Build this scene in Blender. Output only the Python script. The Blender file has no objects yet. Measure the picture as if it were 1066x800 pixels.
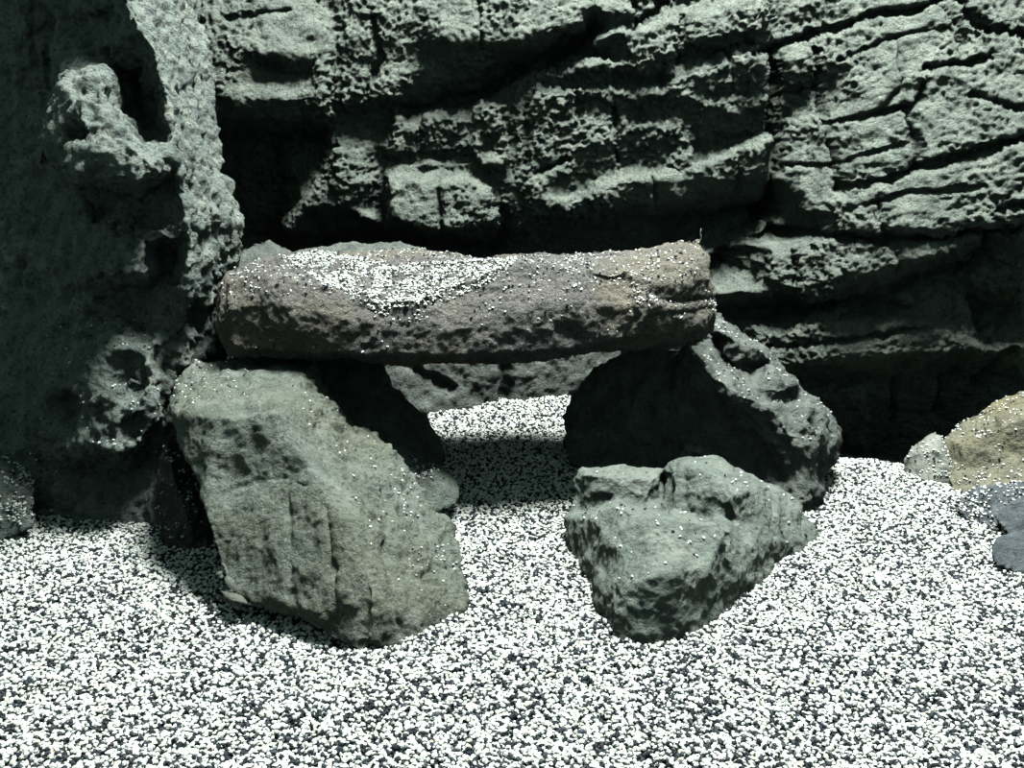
import bpy, bmesh, math, random
import numpy as np
from mathutils import Vector
from mathutils.geometry import delaunay_2d_cdt

random.seed(7)
RNG = np.random.default_rng(7)
SC = bpy.context.scene
COL = SC.collection

# ------------------------------------------------------------------ camera
FPX = 1024.0
PITCH = math.radians(12.0)
CAM = np.array([0.0, 0.0, 0.36])
cd = bpy.data.cameras.new('camera')
cd.sensor_fit = 'HORIZONTAL'; cd.sensor_width = 36.0
cd.lens = FPX / 1066.0 * 36.0
cd.clip_start = 0.01; cd.clip_end = 50
co = bpy.data.objects.new('camera', cd); COL.objects.link(co)
co.location = CAM
co.rotation_euler = (math.pi / 2 - PITCH, 0, 0)
SC.camera = co

# ------------------------------------------------------------------ light, world, exposure
SC.view_settings.view_transform = 'Standard'
SC.view_settings.look = 'None'
SC.view_settings.gamma = 1.0
SC.view_settings.use_curve_mapping = False
SC.view_settings.exposure = 0.0

w = bpy.data.worlds.new('tank_ambient'); SC.world = w; w.use_nodes = True
bg = w.node_tree.nodes['Background']
bg.inputs[0].default_value = (0.55, 0.85, 0.78, 1)
bg.inputs[1].default_value = 0.19
SC.cycles.diffuse_bounces = 0   # deep, hard blacks as in the photograph

LAMP_POS = (0.25, 0.87, 1.75)
ld = bpy.data.lights.new('tank_lamp_light', 'AREA')
ld.shape = 'DISK'; ld.size = 0.5
ld.energy = 96.0
ld.color = (0.93, 1.0, 0.95)
lo = bpy.data.objects.new('tank_lamp_light', ld); COL.objects.link(lo)
lo.location = LAMP_POS
lo.rotation_euler = (0, 0, 0)

# ------------------------------------------------------------------ helpers: projection
_c, _s = math.cos(PITCH), math.sin(PITCH)

def P(px, py, d):
    """point on the line of sight through a pixel, at real distance y = d"""
    x = (px - 533.0) / FPX; v = (400.0 - py) / FPX
    dy = _c + v * _s; dz = -_s + v * _c
    return (CAM[0] + x / dy * d, d, CAM[2] + dz / dy * d)

def at_height(px, py, z):
    v = (400.0 - py) / FPX
    t = (-_s + v * _c) / (_c + v * _s)
    return P(px, py, (z - CAM[2]) / t)

def project(co):
    r = co - CAM
    fwd = r[:, 1] * _c - r[:, 2] * _s
    up = r[:, 1] * _s + r[:, 2] * _c
    return 533.0 + FPX * r[:, 0] / fwd, 400.0 - FPX * up / fwd

# ------------------------------------------------------------------ helpers: noise
_G = RNG.normal(size=(256, 3)); _G /= np.linalg.norm(_G, axis=1)[:, None]

def _hash(ix, iy, iz, seed):
    h = (ix * 73856093) ^ (iy * 19349663) ^ (iz * 83492791) ^ (seed * 2654435761)
    h = (h ^ (h >> 13)) * 1274126177
    return (h ^ (h >> 16)) & 0x7fffffff

def perlin(p, seed=0):
    i = np.floor(p).astype(np.int64); f = p - i
    u = f * f * f * (f * (f * 6 - 15) + 10)
    out = np.zeros(len(p))
    for dx in (0, 1):
        wx = u[:, 0] if dx else 1 - u[:, 0]
        for dy in (0, 1):
            wy = u[:, 1] if dy else 1 - u[:, 1]
            for dz in (0, 1):
                wz = u[:, 2] if dz else 1 - u[:, 2]
                g = _G[_hash(i[:, 0] + dx, i[:, 1] + dy, i[:, 2] + dz, seed) & 255]
                out += wx * wy * wz * ((f[:, 0] - dx) * g[:, 0] + (f[:, 1] - dy) * g[:, 1] + (f[:, 2] - dz) * g[:, 2])
    return out * 1.5

def fbm(p, seed=0, octaves=3, gain=0.5):
    out = np.zeros(len(p)); a = 1.0; q = p
    for k in range(octaves):
        out += a * perlin(q, seed + k * 17)
        a *= gain; q = q * 2.03 + 11.3
    return out

def worley(p, seed=0):
    """distance to the nearest jittered cell point, in cells"""
    i = np.floor(p).astype(np.int64); f = p - i
    best = np.full(len(p), 9.0)
    for dx in (-1, 0, 1):
        for dy in (-1, 0, 1):
            for dz in (-1, 0, 1):
                h = _hash(i[:, 0] + dx, i[:, 1] + dy, i[:, 2] + dz, seed)
                ox = (h & 1023) / 1023.0; oy = ((h >> 10) & 1023) / 1023.0; oz = ((h >> 20) & 1023) / 1023.0
                d = (dx + ox - f[:, 0]) ** 2 + (dy + oy - f[:, 1]) ** 2 + (dz + oz - f[:, 2]) ** 2
                np.minimum(best, d, out=best)
    return np.sqrt(best)

def seg_dist(x, y, pts):
    """distance to a polyline in the plane"""
    best = np.full(x.shape, 1e9)
    for (ax, ay), (bx, by) in zip(pts[:-1], pts[1:]):
        vx, vy = bx - ax, by - ay
        L = vx * vx + vy * vy + 1e-12
        t = np.clip(((x - ax) * vx + (y - ay) * vy) / L, 0, 1)
        np.minimum(best, np.hypot(x - ax - t * vx, y - ay - t * vy), out=best)
    return best

def in_poly(x, y, poly):
    ins = np.zeros(x.shape, bool); n = len(poly)
    for k in range(n):
        (x1, y1), (x2, y2) = poly[k], poly[(k + 1) % n]
        c = ((y1 > y) != (y2 > y)) & (x < (x2 - x1) * (y - y1) / (y2 - y1 + 1e-12) + x1)
        ins ^= c
    return ins

# ------------------------------------------------------------------ helpers: meshes
def tag(o, label=None, cat=None, group=None, kind=None):
    if label: o['label'] = label
    if cat: o['category'] = cat
    if group: o['group'] = group
    if kind: o['kind'] = kind
    return o

def link(name, me, m, parent=None, smooth=True):
    me.name = name
    o = bpy.data.objects.new(name, me); COL.objects.link(o)
    me.materials.clear(); me.materials.append(m)
    me.polygons.foreach_set('use_smooth', np.full(len(me.polygons), smooth))
    if parent: o.parent = parent
    return o

def mesh_np(co, faces):
    me = bpy.data.meshes.new('m')
    n, k = faces.shape
    me.vertices.add(len(co)); me.vertices.foreach_set('co', np.ascontiguousarray(co, dtype=np.float32).ravel())
    me.loops.add(n * k); me.loops.foreach_set('vertex_index', np.ascontiguousarray(faces, dtype=np.int32).ravel())
    me.polygons.add(n); me.polygons.foreach_set('loop_start', np.arange(n, dtype=np.int32) * k)
    me.update(calc_edges=True); me.validate()
    return me

def get_co(me):
    a = np.empty(len(me.vertices) * 3, np.float32); me.vertices.foreach_get('co', a)
    return a.reshape(-1, 3).astype(np.float64)

def set_co(me, a):
    me.vertices.foreach_set('co', np.ascontiguousarray(a, dtype=np.float32).ravel()); me.update()

def get_no(me):
    a = np.empty(len(me.vertices) * 3, np.float32); me.vertex_normals.foreach_get('vector', a)
    return a.reshape(-1, 3).astype(np.float64)

def lap_smooth(me, n, f=0.5):
    if n <= 0: return
    e = np.empty(len(me.edges) * 2, np.int32); me.edges.foreach_get('vertices', e); e = e.reshape(-1, 2)
    co = get_co(me); N = len(co)
    deg = np.bincount(e.ravel(), minlength=N).astype(float); deg[deg == 0] = 1
    for _ in range(n):
        s = np.empty_like(co)
        for k in range(3):
            s[:, k] = np.bincount(e[:, 0], co[e[:, 1], k], N) + np.bincount(e[:, 1], co[e[:, 0], k], N)
        co += f * (s / deg[:, None] - co)
    set_co(me, co)

def sheet(outline, lines):
    """triangulate an outline with inner break lines; every point is (px, py, depth)"""
    key = {}; pts = []; edges = []
    def add(p):
        k = (round(p[0], 2), round(p[1], 2))
        if k not in key:
            key[k] = len(pts); pts.append(p)
        return key[k]
    oi = [add(p) for p in outline]
    for ln in lines:
        ids = [add(p) for p in ln]
        edges += [(a, b) for a, b in zip(ids[:-1], ids[1:]) if a != b]
    v2 = [Vector((p[0], p[1])) for p in pts]
    rv, re, rf, ov, _, _ = delaunay_2d_cdt(v2, edges, [oi], 1, 1e-4, True)
    arr = np.array([p[:3] for p in pts], float)
    out = []
    for v, o in zip(rv, ov):
        if o: d = arr[o[0], 2]
        else:
            q = np.hypot(arr[:, 0] - v.x, arr[:, 1] - v.y) + 1e-6
            k = np.argsort(q)[:3]; ww = 1 / q[k]; d = float((arr[k, 2] * ww).sum() / ww.sum())
        out.append((v.x, v.y, d))
    ring = [(p[0], p[1]) for p in outline]
    keep = []
    for f in rf:
        cx = sum(out[i][0] for i in f) / len(f); cy = sum(out[i][1] for i in f) / len(f)
        if in_poly(np.array([cx]), np.array([cy]), ring)[0]: keep.append(f)
    return out, keep

ROCKS = {}

def rock_mesh(outline, front, back, voxel=0.002, smooth=3, noise=(), pits=(), carve=(), dents=(), rough=()):
    bm = bmesh.new()
    for lines in (front, back):
        vs, fs = sheet(outline, lines)
        bv = [bm.verts.new(P(*v)) for v in vs]
        for f in fs:
            try: bm.faces.new([bv[i] for i in f])
            except ValueError: pass
    bmesh.ops.remove_doubles(bm, verts=bm.verts, dist=1e-5)
    bmesh.ops.recalc_face_normals(bm, faces=bm.faces)
    me = bpy.data.meshes.new('t'); bm.to_mesh(me); bm.free()
    ob = bpy.data.objects.new('t', me); COL.objects.link(ob)
    md = ob.modifiers.new('r', 'REMESH'); md.mode = 'VOXEL'; md.voxel_size = voxel
    dg = bpy.context.evaluated_depsgraph_get()
    res = bpy.data.meshes.new_from_object(ob.evaluated_get(dg))
    bpy.data.objects.remove(ob); bpy.data.meshes.remove(me)
    lap_smooth(res, smooth)
    co = get_co(res); no = get_no(res)
    px, py = project(co)
    vd = co - CAM; vd /= np.linalg.norm(vd, axis=1)[:, None]
    front_m = np.clip(-(no * vd).sum(1) * 4 + 0.4, 0, 1)
    disp = np.zeros(len(co))
    for pts, wpx, depth in carve:
        jx = 3 * perlin(co * 60, 91); jy = 3 * perlin(co * 60 + 7, 92)
        disp -= depth * np.exp(-(seg_dist(px + jx, py + jy, pts) / wpx) ** 2) * front_m
    for cx, cy, rx, ry, depth in dents:
        q = ((px - cx) / rx) ** 2 + ((py - cy) / ry) ** 2
        q = q * (1 + 0.5 * perlin(co * 45, 55))
        disp -= depth * np.clip(1.15 - q, 0, 1) ** 0.8 * front_m
    co += no * disp[:, None]; set_co(res, co)
    if carve or dents: lap_smooth(res, 1)
    co = get_co(res); no = get_no(res); disp = np.zeros(len(co))
    for freq, amp, seed, kind in noise:
        if kind == 'n': disp += amp * fbm(co * freq, seed, 3)
        elif kind == 'r': disp += amp * (0.5 - 2 * np.abs(perlin(co * freq, seed)))
        elif kind == 'f':                                   # chipped facets
            disp += amp * (worley(co * freq, seed) - 0.5)
        elif kind == 's':                                   # streaks running down the face
            disp += amp * fbm(co * np.array([freq, freq, freq * 0.12]), seed, 2)
        elif kind == 'p':                                   # long pits running down
            disp -= amp * np.clip((0.45 - worley(co * np.array([freq, freq, freq * 0.45]) + 0.4 * perlin(co * freq, seed + 1)[:, None], seed)) / 0.45, 0, 1)
        elif kind == 'b':                                   # bedding, thin layers
            disp += amp * fbm(co * np.array([freq * 0.2, freq * 0.2, freq]), seed, 2)
    for freq, amp, seed, thr in pits:
        disp -= amp * np.clip((thr - worley(co * freq, seed)) / thr, 0, 1)
    if rough:
        px, py = project(co)
        for poly, freq, amp, seed in rough:
            mk = np.clip(1.0 - seg_dist(px, py, poly + poly[:1]) / 14.0, 0, 1)
            mk = np.where(in_poly(px, py, poly), 1.0, mk * 0.6)
            disp += mk * amp * (fbm(co * freq, seed, 3, 0.6) - 0.4 * np.clip(0.4 - worley(co * freq * 0.8, seed + 3), 0, 1))
    co += no * disp[:, None]; set_co(res, co)
    return res

def rock(name, label, cat, mat, outline, front, back, parent=None, group=None, **kw):
    me = rock_mesh(outline, front, back, **kw)
    o = link(name, me, mat, parent)
    if label: tag(o, label, cat, group)
    ROCKS[o.name] = o
    return o

# ------------------------------------------------------------------ helpers: materials
def rock_mat(name, c1, c2, c3, dark=(0.02, 0.022, 0.02), tint=None, tint_amt=0.5, tint_scale=9,
             speck=0.5, white=0.0, bump=0.5, bscale=1.0, bdist=0.004, scale=1.0, rough=0.85, spec=0.25):
    m = bpy.data.materials.new(name); m.use_nodes = True
    nt = m.node_tree; N = nt.nodes; L = nt.links
    for n in list(N): N.remove(n)
    out = N.new('ShaderNodeOutputMaterial'); bs = N.new('ShaderNodeBsdfPrincipled')
    bs.inputs['Roughness'].default_value = rough
    bs.inputs['Specular IOR Level'].default_value = spec
    L.new(bs.outputs[0], out.inputs[0])
    tc = N.new('ShaderNodeTexCoord')
    def noise(sc, det=5, ro=0.6):
        n = N.new('ShaderNodeTexNoise'); n.inputs['Scale'].default_value = sc * scale
        n.inputs['Detail'].default_value = det; n.inputs['Roughness'].default_value = ro
        L.new(tc.outputs['Object'], n.inputs['Vector']); return n
    def ramp(src, stops):
        r = N.new('ShaderNodeValToRGB'); e = r.color_ramp.elements
        e[0].position, e[0].color = stops[0]; e[1].position, e[1].color = stops[-1]
        for p, c in stops[1:-1]:
            q = e.new(p); q.color = c
        L.new(src, r.inputs[0]); return r
    def mix(fac, a, b, mode='MIX'):
        x = N.new('ShaderNodeMix'); x.data_type = 'RGBA'; x.blend_type = mode
        if isinstance(fac, float): x.inputs[0].default_value = fac
        else: L.new(fac, x.inputs[0])
        for s, v in ((6, a), (7, b)):
            if isinstance(v, tuple): x.inputs[s].default_value = v
            else: L.new(v, x.inputs[s])
        return x.outputs[2]
    r4 = lambda c: (c[0], c[1], c[2], 1)
    n1 = noise(38)
    col = ramp(n1.outputs['Fac'], [(0.32, r4(c1)), (0.5, r4(c2)), (0.68, r4(c3))]).outputs[0]
    if tint:
        nt_ = noise(tint_scale, 3)
        tf = ramp(nt_.outputs['Fac'], [(0.45, (0, 0, 0, 1)), (0.62, (tint_amt,) * 3 + (1,))])
        col = mix(tf.outputs[0], col, r4(tint))
    n2 = noise(240, 3, 0.7)
    dk = ramp(n2.outputs['Fac'], [(0.34, (speck,) * 3 + (1,)), (0.46, (0, 0, 0, 1))])
    col = mix(dk.outputs[0], col, r4(dark))
    if white > 0:
        n3 = noise(420, 2, 0.5)
        wf = ramp(n3.outputs['Fac'], [(0.60, (0, 0, 0, 1)), (0.68, (white,) * 3 + (1,))])
        col = mix(wf.outputs[0], col, (0.75, 0.77, 0.74, 1))
    L.new(col, bs.inputs['Base Color'])
    n4 = noise(170 * bscale, 6, 0.7); n5 = noise(520, 3, 0.6)
    ma = N.new('ShaderNodeMath'); ma.operation = 'MULTIPLY_ADD'
    L.new(n5.outputs['Fac'], ma.inputs[0]); ma.inputs[1].default_value = 0.45; L.new(n4.outputs['Fac'], ma.inputs[2])
    b = N.new('ShaderNodeBump'); b.inputs['Strength'].default_value = bump; b.inputs['Distance'].default_value = bdist
    L.new(ma.outputs[0], b.inputs['Height']); L.new(b.outputs[0], bs.inputs['Normal'])
    return m

M_WALL = rock_mat('moulded_rock', (0.180, 0.208, 0.180), (0.262, 0.299, 0.262), (0.361, 0.389, 0.334), speck=0.7, white=0.30, bump=1.0, bscale=1.5, bdist=0.009)
M_PILLAR = rock_mat('pillar_rock', (0.138, 0.166, 0.156), (0.212, 0.248, 0.230), (0.331, 0.350, 0.304), speck=0.75, white=0.22, bump=1.0, bscale=1.3, bdist=0.006)
M_SLAB = rock_mat('slab_stone', (0.110, 0.106, 0.106), (0.184, 0.170, 0.166), (0.276, 0.258, 0.239), tint=(0.350, 0.304, 0.184), tint_amt=0.35,
                  tint_scale=6, speck=0.75, white=0.25, bump=1.0, bscale=1.6, bdist=0.007)
M_OLIVE = rock_mat('olive_grey_stone', (0.097, 0.112, 0.094), (0.139, 0.158, 0.135), (0.206, 0.224, 0.201), tint=(0.142, 0.147, 0.106), tint_amt=0.5,
                   speck=0.7, white=0.14, bump=0.8, bscale=1.4, bdist=0.005)
M_GREEN = rock_mat('green_grey_stone', (0.127, 0.151, 0.134), (0.174, 0.201, 0.177), (0.241, 0.258, 0.228), speck=0.5, white=0.10, bump=0.8, bscale=1.4, bdist=0.005)
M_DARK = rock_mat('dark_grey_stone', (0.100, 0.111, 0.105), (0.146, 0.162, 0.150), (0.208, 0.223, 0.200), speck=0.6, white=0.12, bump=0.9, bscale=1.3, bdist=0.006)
M_ROUGH = rock_mat('black_rough_stone', (0.042, 0.042, 0.038), (0.077, 0.073, 0.070), (0.168, 0.154, 0.140), speck=0.8, white=0.1, bump=0.9)
M_YELLOW = rock_mat('yellow_grey_stone', (0.176, 0.170, 0.126), (0.252, 0.240, 0.176), (0.314, 0.296, 0.214), tint=(0.264, 0.208, 0.089), tint_amt=0.5,
                    speck=0.6, bump=0.9, bscale=1.4, bdist=0.006)
M_GREY = rock_mat('pale_grey_stone', (0.175, 0.182, 0.161), (0.238, 0.245, 0.217), (0.315, 0.315, 0.273), speck=0.6, bump=0.5)
M_BLUE = rock_mat('blue_grey_stone', (0.061, 0.071, 0.081), (0.112, 0.127, 0.142), (0.193, 0.208, 0.217), speck=0.6, white=0.08, bump=1.0, bdist=0.006)

def gravel_mat():
    m = bpy.data.materials.new('black_and_white_gravel'); m.use_nodes = True
    nt = m.node_tree; N = nt.nodes; L = nt.links
    bs = N['Principled BSDF']; bs.inputs['Roughness'].default_value = 0.55; bs.inputs['Specular IOR Level'].default_value = 0.3
    g = N.new('ShaderNodeNewGeometry'); r = N.new('ShaderNodeValToRGB'); r.color_ramp.interpolation = 'CONSTANT'
    e = r.color_ramp.elements
    e[0].position = 0; e[0].color = (0.016, 0.02, 0.026, 1); e[1].position = 0.20; e[1].color = (0.028, 0.036, 0.048, 1)
    for p, c in ((0.33, (0.62, 0.66, 0.62, 1)), (0.45, (0.80, 0.83, 0.80, 1)), (0.72, (0.86, 0.87, 0.83, 1)), (0.95, (0.78, 0.74, 0.62, 1))):
        q = e.new(p); q.color = c
    L.new(g.outputs['Random Per Island'], r.inputs[0]); L.new(r.outputs[0], bs.inputs['Base Color'])
    return m
M_GRAVEL = gravel_mat()

def bed_mat():
    m = bpy.data.materials.new('gravel_bed'); m.use_nodes = True
    nt = m.node_tree; N = nt.nodes; L = nt.links
    bs = N['Principled BSDF']; bs.inputs['Roughness'].default_value = 0.7
    tc = N.new('ShaderNodeTexCoord'); v = N.new('ShaderNodeTexVoronoi'); v.inputs['Scale'].default_value = 330
    L.new(tc.outputs['Object'], v.inputs['Vector'])
    s = N.new('ShaderNodeSeparateColor'); L.new(v.outputs['Color'], s.inputs[0])
    r = N.new('ShaderNodeValToRGB'); r.color_ramp.interpolation = 'CONSTANT'
    e = r.color_ramp.elements
    e[0].position = 0; e[0].color = (0.02, 0.025, 0.03, 1); e[1].position = 0.5; e[1].color = (0.7, 0.73, 0.7, 1)
    L.new(s.outputs[0], r.inputs[0]); L.new(r.outputs[0], bs.inputs['Base Color'])
    b = N.new('ShaderNodeBump'); b.inputs['Distance'].default_value = 0.002; b.invert = True
    L.new(v.outputs['Distance'], b.inputs['Height']); L.new(b.outputs[0], bs.inputs['Normal'])
    return m
M_BED = bed_mat()

# ------------------------------------------------------------------ the floor: gravel bed
FLOOR_CTRL = [at_height(*p) for p in (
    (0, 800, 0.0), (533, 800, 0.0), (1066, 800, 0.0), (0, 690, 0.0), (533, 690, 0.002), (1066, 690, 0.004),
    (100, 600, 0.002), (0, 556, 0.004), (200, 565, 0.0), (300, 655, -0.004), (420, 668, 0.002), (560, 620, 0.004),
    (540, 520, 0.018), (530, 450, 0.046), (500, 414, 0.060), (585, 412, 0.066), (640, 560, 0.01), (690, 680, 0.0),
    (860, 520, 0.010), (900, 480, 0.016), (960, 500, 0.018), (1000, 600, 0.002), (1066, 545, 0.012), (830, 600, 0.004))]
FLOOR_CTRL += [(-1.2, 1.5, 0.01), (1.2, 1.5, -0.03), (0.45, 1.36, -0.045), (0.75, 1.33, -0.04), (0.55, 1.5, -0.05), (0, 1.6, 0.07), (-1.2, 0.3, 0), (1.2, 0.3, 0), (0, 0.2, 0)]
_fc = np.array(FLOOR_CTRL)
def _phi(r): return r * r * np.log(r + 1e-9)
_D = np.hypot(_fc[:, None, 0] - _fc[None, :, 0], _fc[:, None, 1] - _fc[None, :, 1])
_n = len(_fc); _A = np.zeros((_n + 3, _n + 3)); _A[:_n, :_n] = _phi(_D) + np.eye(_n) * 0.004
_A[:_n, _n] = 1; _A[:_n, _n + 1:] = _fc[:, :2]; _A[_n, :_n] = 1; _A[_n + 1:, :_n] = _fc[:, :2].T
_wt = np.linalg.solve(_A, np.concatenate([_fc[:, 2], np.zeros(3)]))
def floor_z(x, y):
    x = np.asarray(x, float).ravel(); y = np.asarray(y, float).ravel()
    z = _wt[_n] + _wt[_n + 1] * x + _wt[_n + 2] * y
    for k in range(_n):
        z = z + _wt[k] * _phi(np.hypot(x - _fc[k, 0], y - _fc[k, 1]))
    z = np.clip(z, -0.06, 0.085)
    q = np.stack([x, y, 0 * x], 1)
    return z + 0.004 * fbm(q * 9, 3, 2) + 0.0022 * fbm(q * 38, 5, 2)

gx = np.arange(-1.3, 1.301, 0.006); gy = np.arange(0.15, 1.62, 0.006)
X, Y = np.meshgrid(gx, gy); Z = floor_z(X, Y) - 0.0025
nx, ny = len(gx), len(gy)
idx = np.arange(nx * ny).reshape(ny, nx)
Q = np.stack([idx[:-1, :-1], idx[:-1, 1:], idx[1:, 1:], idx[1:, :-1]], -1).reshape(-1, 4)
o = link('floor', mesh_np(np.stack([X.ravel(), Y.ravel(), Z], 1), Q), M_BED)
tag(o, kind='structure')

# ------------------------------------------------------------------ the moulded rock wall behind
WALL_D = 1.46
W = [
 # border, beyond the frame
 [(-900, -260, 2), (0, -260, 2), (530, -260, 2), (1066, -260, 2), (1500, -260, 2)],
 [(-900, -260, 2), (-900, 200, 3), (-900, 600, -3)], [(1500, 120, 10), (1500, 300, 6), (1500, 600, -4)],
 [(-900, 600, -3), (0, 600, -4), (530, 600, -5), (1066, 600, -4), (1500, 600, -4)],
 [(0, 0, 5), (100, -40, 6), (200, -40, 6), (350, -40, 6), (445, -40, 6), (615, -40, 6), (700, -40, 5), (820, -40, 4), (940, -40, 4), (1066, -40, 4), (1300, -40, 5)],
 # far left, above the dark recess
 [(100, 60, 8), (190, 60, 9), (240, 50, 9.5), (300, 55, 9.5), (335, 58, 9)],
 [(260, 84, 7.8), (290, 80, 6.6), (322, 78, 7.2)],
 [(150, 100, 8.5), (235, 98, 9.2), (290, 106, 9), (338, 98, 9.2)],
 [(150, 124, 7), (230, 125, 7), (290, 126, 7), (342, 122, 7)],
 [(150, 142, -3), (230, 140, -3), (290, 142, -3), (332, 142, -2)],
 [(150, 230, -4), (235, 230, -4), (290, 222, -3.5)],
 # rough rib right of the recess
 [(345, 133, 3), (350, 158, 6), (372, 176, 6.6), (392, 150, 2)],
 [(334, 188, 4), (318, 214, 4), (300, 240, 3.5)],
 [(350, 190, 6.2), (362, 214, 5.4), (390, 232, 4.5)], [(396, 190, 1), (397, 220, 1)],
 [(296, 254, -8), (345, 252, -8), (395, 252, -8)],
 # upper middle left
 [(346, 0, 5), (347, 60, 5.5), (347, 118, 4)],
 [(362, 40, 8), (400, 38, 8.8), (438, 30, 8.2)], [(365, 66, 7.2), (400, 68, 6.6), (436, 62, 6.6)],
 [(365, 90, 8.2), (410, 85, 8.6)], [(356, 108, 7.6), (410, 106, 7.6)], [(360, 122, 1), (403, 120, 0), (399, 135, -1)],
 # overhanging block
 [(448, 6, 10), (480, 3, 11), (540, 3, 11), (612, 5, 11)], [(450, 36, 11.2), (480, 44, 12), (540, 42, 12), (608, 28, 11.5)],
 [(446, 62, 7), (480, 72, 5.5), (540, 60, 4.5), (598, 40, 4)],
 [(430, 113, -1), (500, 92, -4), (548, 66, -5), (600, 44, -5), (617, 28, -3)],
 # block B, small ledge, block C
 [(410, 112, 0), (450, 109, 0), (494, 106, -1)], [(408, 121, 5), (450, 119, 6.2), (493, 122, 5.6)],
 [(406, 158, 3.8), (450, 156, 3.2), (489, 160, 3)],
 [(403, 169, -1), (430, 165, 0.5), (488, 164, 0.5)], [(432, 171, 4.2), (484, 169, 4.2)],
 [(405, 179, 2.2), (488, 177, 2.2)], [(404, 190, 8), (440, 186, 9), (490, 187, 9), (508, 199, 8)],
 [(406, 228, 8.4), (440, 238, 8.5), (482, 238, 8.4), (513, 230, 7.4)],
 [(404, 250, -6), (440, 254, -8), (515, 252, -8)], [(399, 180, -1), (398, 240, -1)], [(518, 192, 1), (521, 240, -1)],
 # column D with a round pocket
 [(500, 99, 1), (520, 94, 1)], [(497, 108, 7), (524, 107, 7)], [(491, 130, 5), (491, 172, 4)], [(531, 110, 2), (531, 175, 2)],
 [(496, 138, 6.6), (510, 132, 7.2), (524, 140, 6.8)], [(510, 151, 3.2), (513, 155, 3.2)], [(498, 166, 6.4), (510, 172, 6.8), (524, 168, 6)],
 [(495, 180, 2.6), (528, 181, 2.6)],
 # ledge E and block F
 [(555, 62, -1), (600, 49, -2), (632, 62, 0)], [(552, 76, 5), (590, 79, 6.8), (632, 79, 6.2)], [(555, 86, 2.4), (630, 86, 3)],
 [(622, -6, 6), (660, -6, 6)], [(622, 14, 9), (660, 12, 9.4)], [(621, 30, 3.8), (668, 25, 4.8)],
 [(624, 38, 9), (650, 33, 10), (700, 21, 10)], [(630, 64, 10.6), (660, 70, 11), (698, 58, 11)], [(640, 84, 2.6), (690, 84, 3)],
 [(706, 8, 5), (790, -10, 5)], [(715, 20, 10), (760, 10, 10), (792, 8, 10)], [(715, 44, 9.6), (790, 33, 10)], [(705, 62, 4), (742, 54, 2.8), (796, 43, 3.6)],
 # block G
 [(700, 84, 8), (740, 71, 9.2), (790, 55, 10), (803, 57, 9)], [(710, 94, 7.2), (760, 90, 6.2), (804, 90, 7.6)],
 [(748, 101, 5.4), (802, 97, 5.6)], [(752, 106, 7.4), (803, 103, 7.4)], [(722, 122, 3.6), (802, 120, 3.8)], [(724, 158, 0), (802, 133, 0.6)],
 # long block H and its face
 [(562, 88, 2.6), (640, 88, 2.8), (694, 89, 4)], [(562, 96, 8), (640, 95, 8.2), (700, 96, 8), (742, 112, 7.2)],
 [(552, 110, 6), (640, 110, 4.8), (700, 114, 4.4)], [(545, 120, 4.6), (600, 121, 6), (642, 118, 5.6)], [(545, 148, 6), (600, 158, 5.4), (640, 150, 5.6)],
 [(668, 122, 2.2), (690, 123, 2.4)], [(650, 133, 6.6), (705, 130, 6.2)], [(650, 160, 3.4), (698, 154, 3.4)], [(704, 160, 5.4), (716, 154, 5.6)], [(704, 175, 4)],
 # block I, band J
 [(728, 163, 0.4), (805, 137, 0.6)], [(722, 176, 7), (760, 162, 8.2), (806, 145, 8.2)], [(726, 196, 5.6), (806, 181, 6.2)], [(732, 211, 0), (806, 202, 0)],
 [(602, 196, 2.6), (650, 173, 2.8), (700, 178, 3.6)], [(596, 212, 6), (650, 189, 7.2), (724, 187, 6.6)], [(590, 226, 3.6), (650, 214, 4.2), (720, 210, 3.4)],
 [(545, 186, 4), (560, 202, 5)], [(540, 236, 2.4), (585, 228, 3.4)],
 [(530, 252, -4), (600, 242, -5), (700, 230, -5), (800, 218, -5)], [(530, 275, -8), (700, 275, -8), (735, 262, -6), (800, 238, -3)],
 # right part
 [(812, 40, 4), (814, 120, 3), (814, 240, 1)],
 [(822, 60, 7), (900, 60, 7.6), (1000, 60, 8), (1066, 60, 8.4), (1300, 40, 9)], [(822, 120, 8), (900, 122, 9.4), (1000, 116, 9.6), (1066, 110, 10)],
 [(824, 190, 8), (900, 200, 11), (1000, 192, 12), (1066, 176, 12), (1300, 160, 12)], [(824, 236, 8), (880, 240, 11.8), (960, 238, 13), (1010, 230, 13), (1066, 226, 13.4)],
 [(826, 254, 8), (900, 256, 11.4), (1000, 248, 12)], [(816, 300, 9), (880, 292, 11.6), (940, 276, 12), (1000, 260, 12)],
 [(812, 318, -1), (880, 307, 1), (940, 290, 3), (1004, 272, 4)], [(995, 286, 6.4), (1030, 280, 8), (1066, 278, 9)], [(1000, 302, 6), (1066, 302, 8.4)],
 [(1000, 320, -1), (1066, 318, -1), (1300, 330, -2)], [(845, 314, 8.2), (950, 309, 9.2)], [(840, 324, 6), (955, 325, 6)],
 [(790, 346, 7), (850, 338, 8.6), (960, 336, 8.4)], [(800, 380, 7.6), (880, 374, 9.0), (960, 366, 8.4)], [(800, 398, 2), (900, 394, 2)], [(830, 410, 4), (900, 404, 4)],
 [(1026, 364, 9), (1050, 362, 9.4), (1066, 364, 9.6)], [(1026, 392, -1), (1066, 392, -1)],
 [(700, 470, -5), (900, 470, -4), (1066, 470, -4)], [(742, 256, 0), (808, 247, 2.6)], [(742, 268, 6), (806, 259, 8)], [(742, 306, 6), (808, 302, 8)], [(745, 324, -2), (800, 326, -1)],
 [(300, 330, -9), (500, 330, -9), (700, 330, -9)],
]
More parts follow.
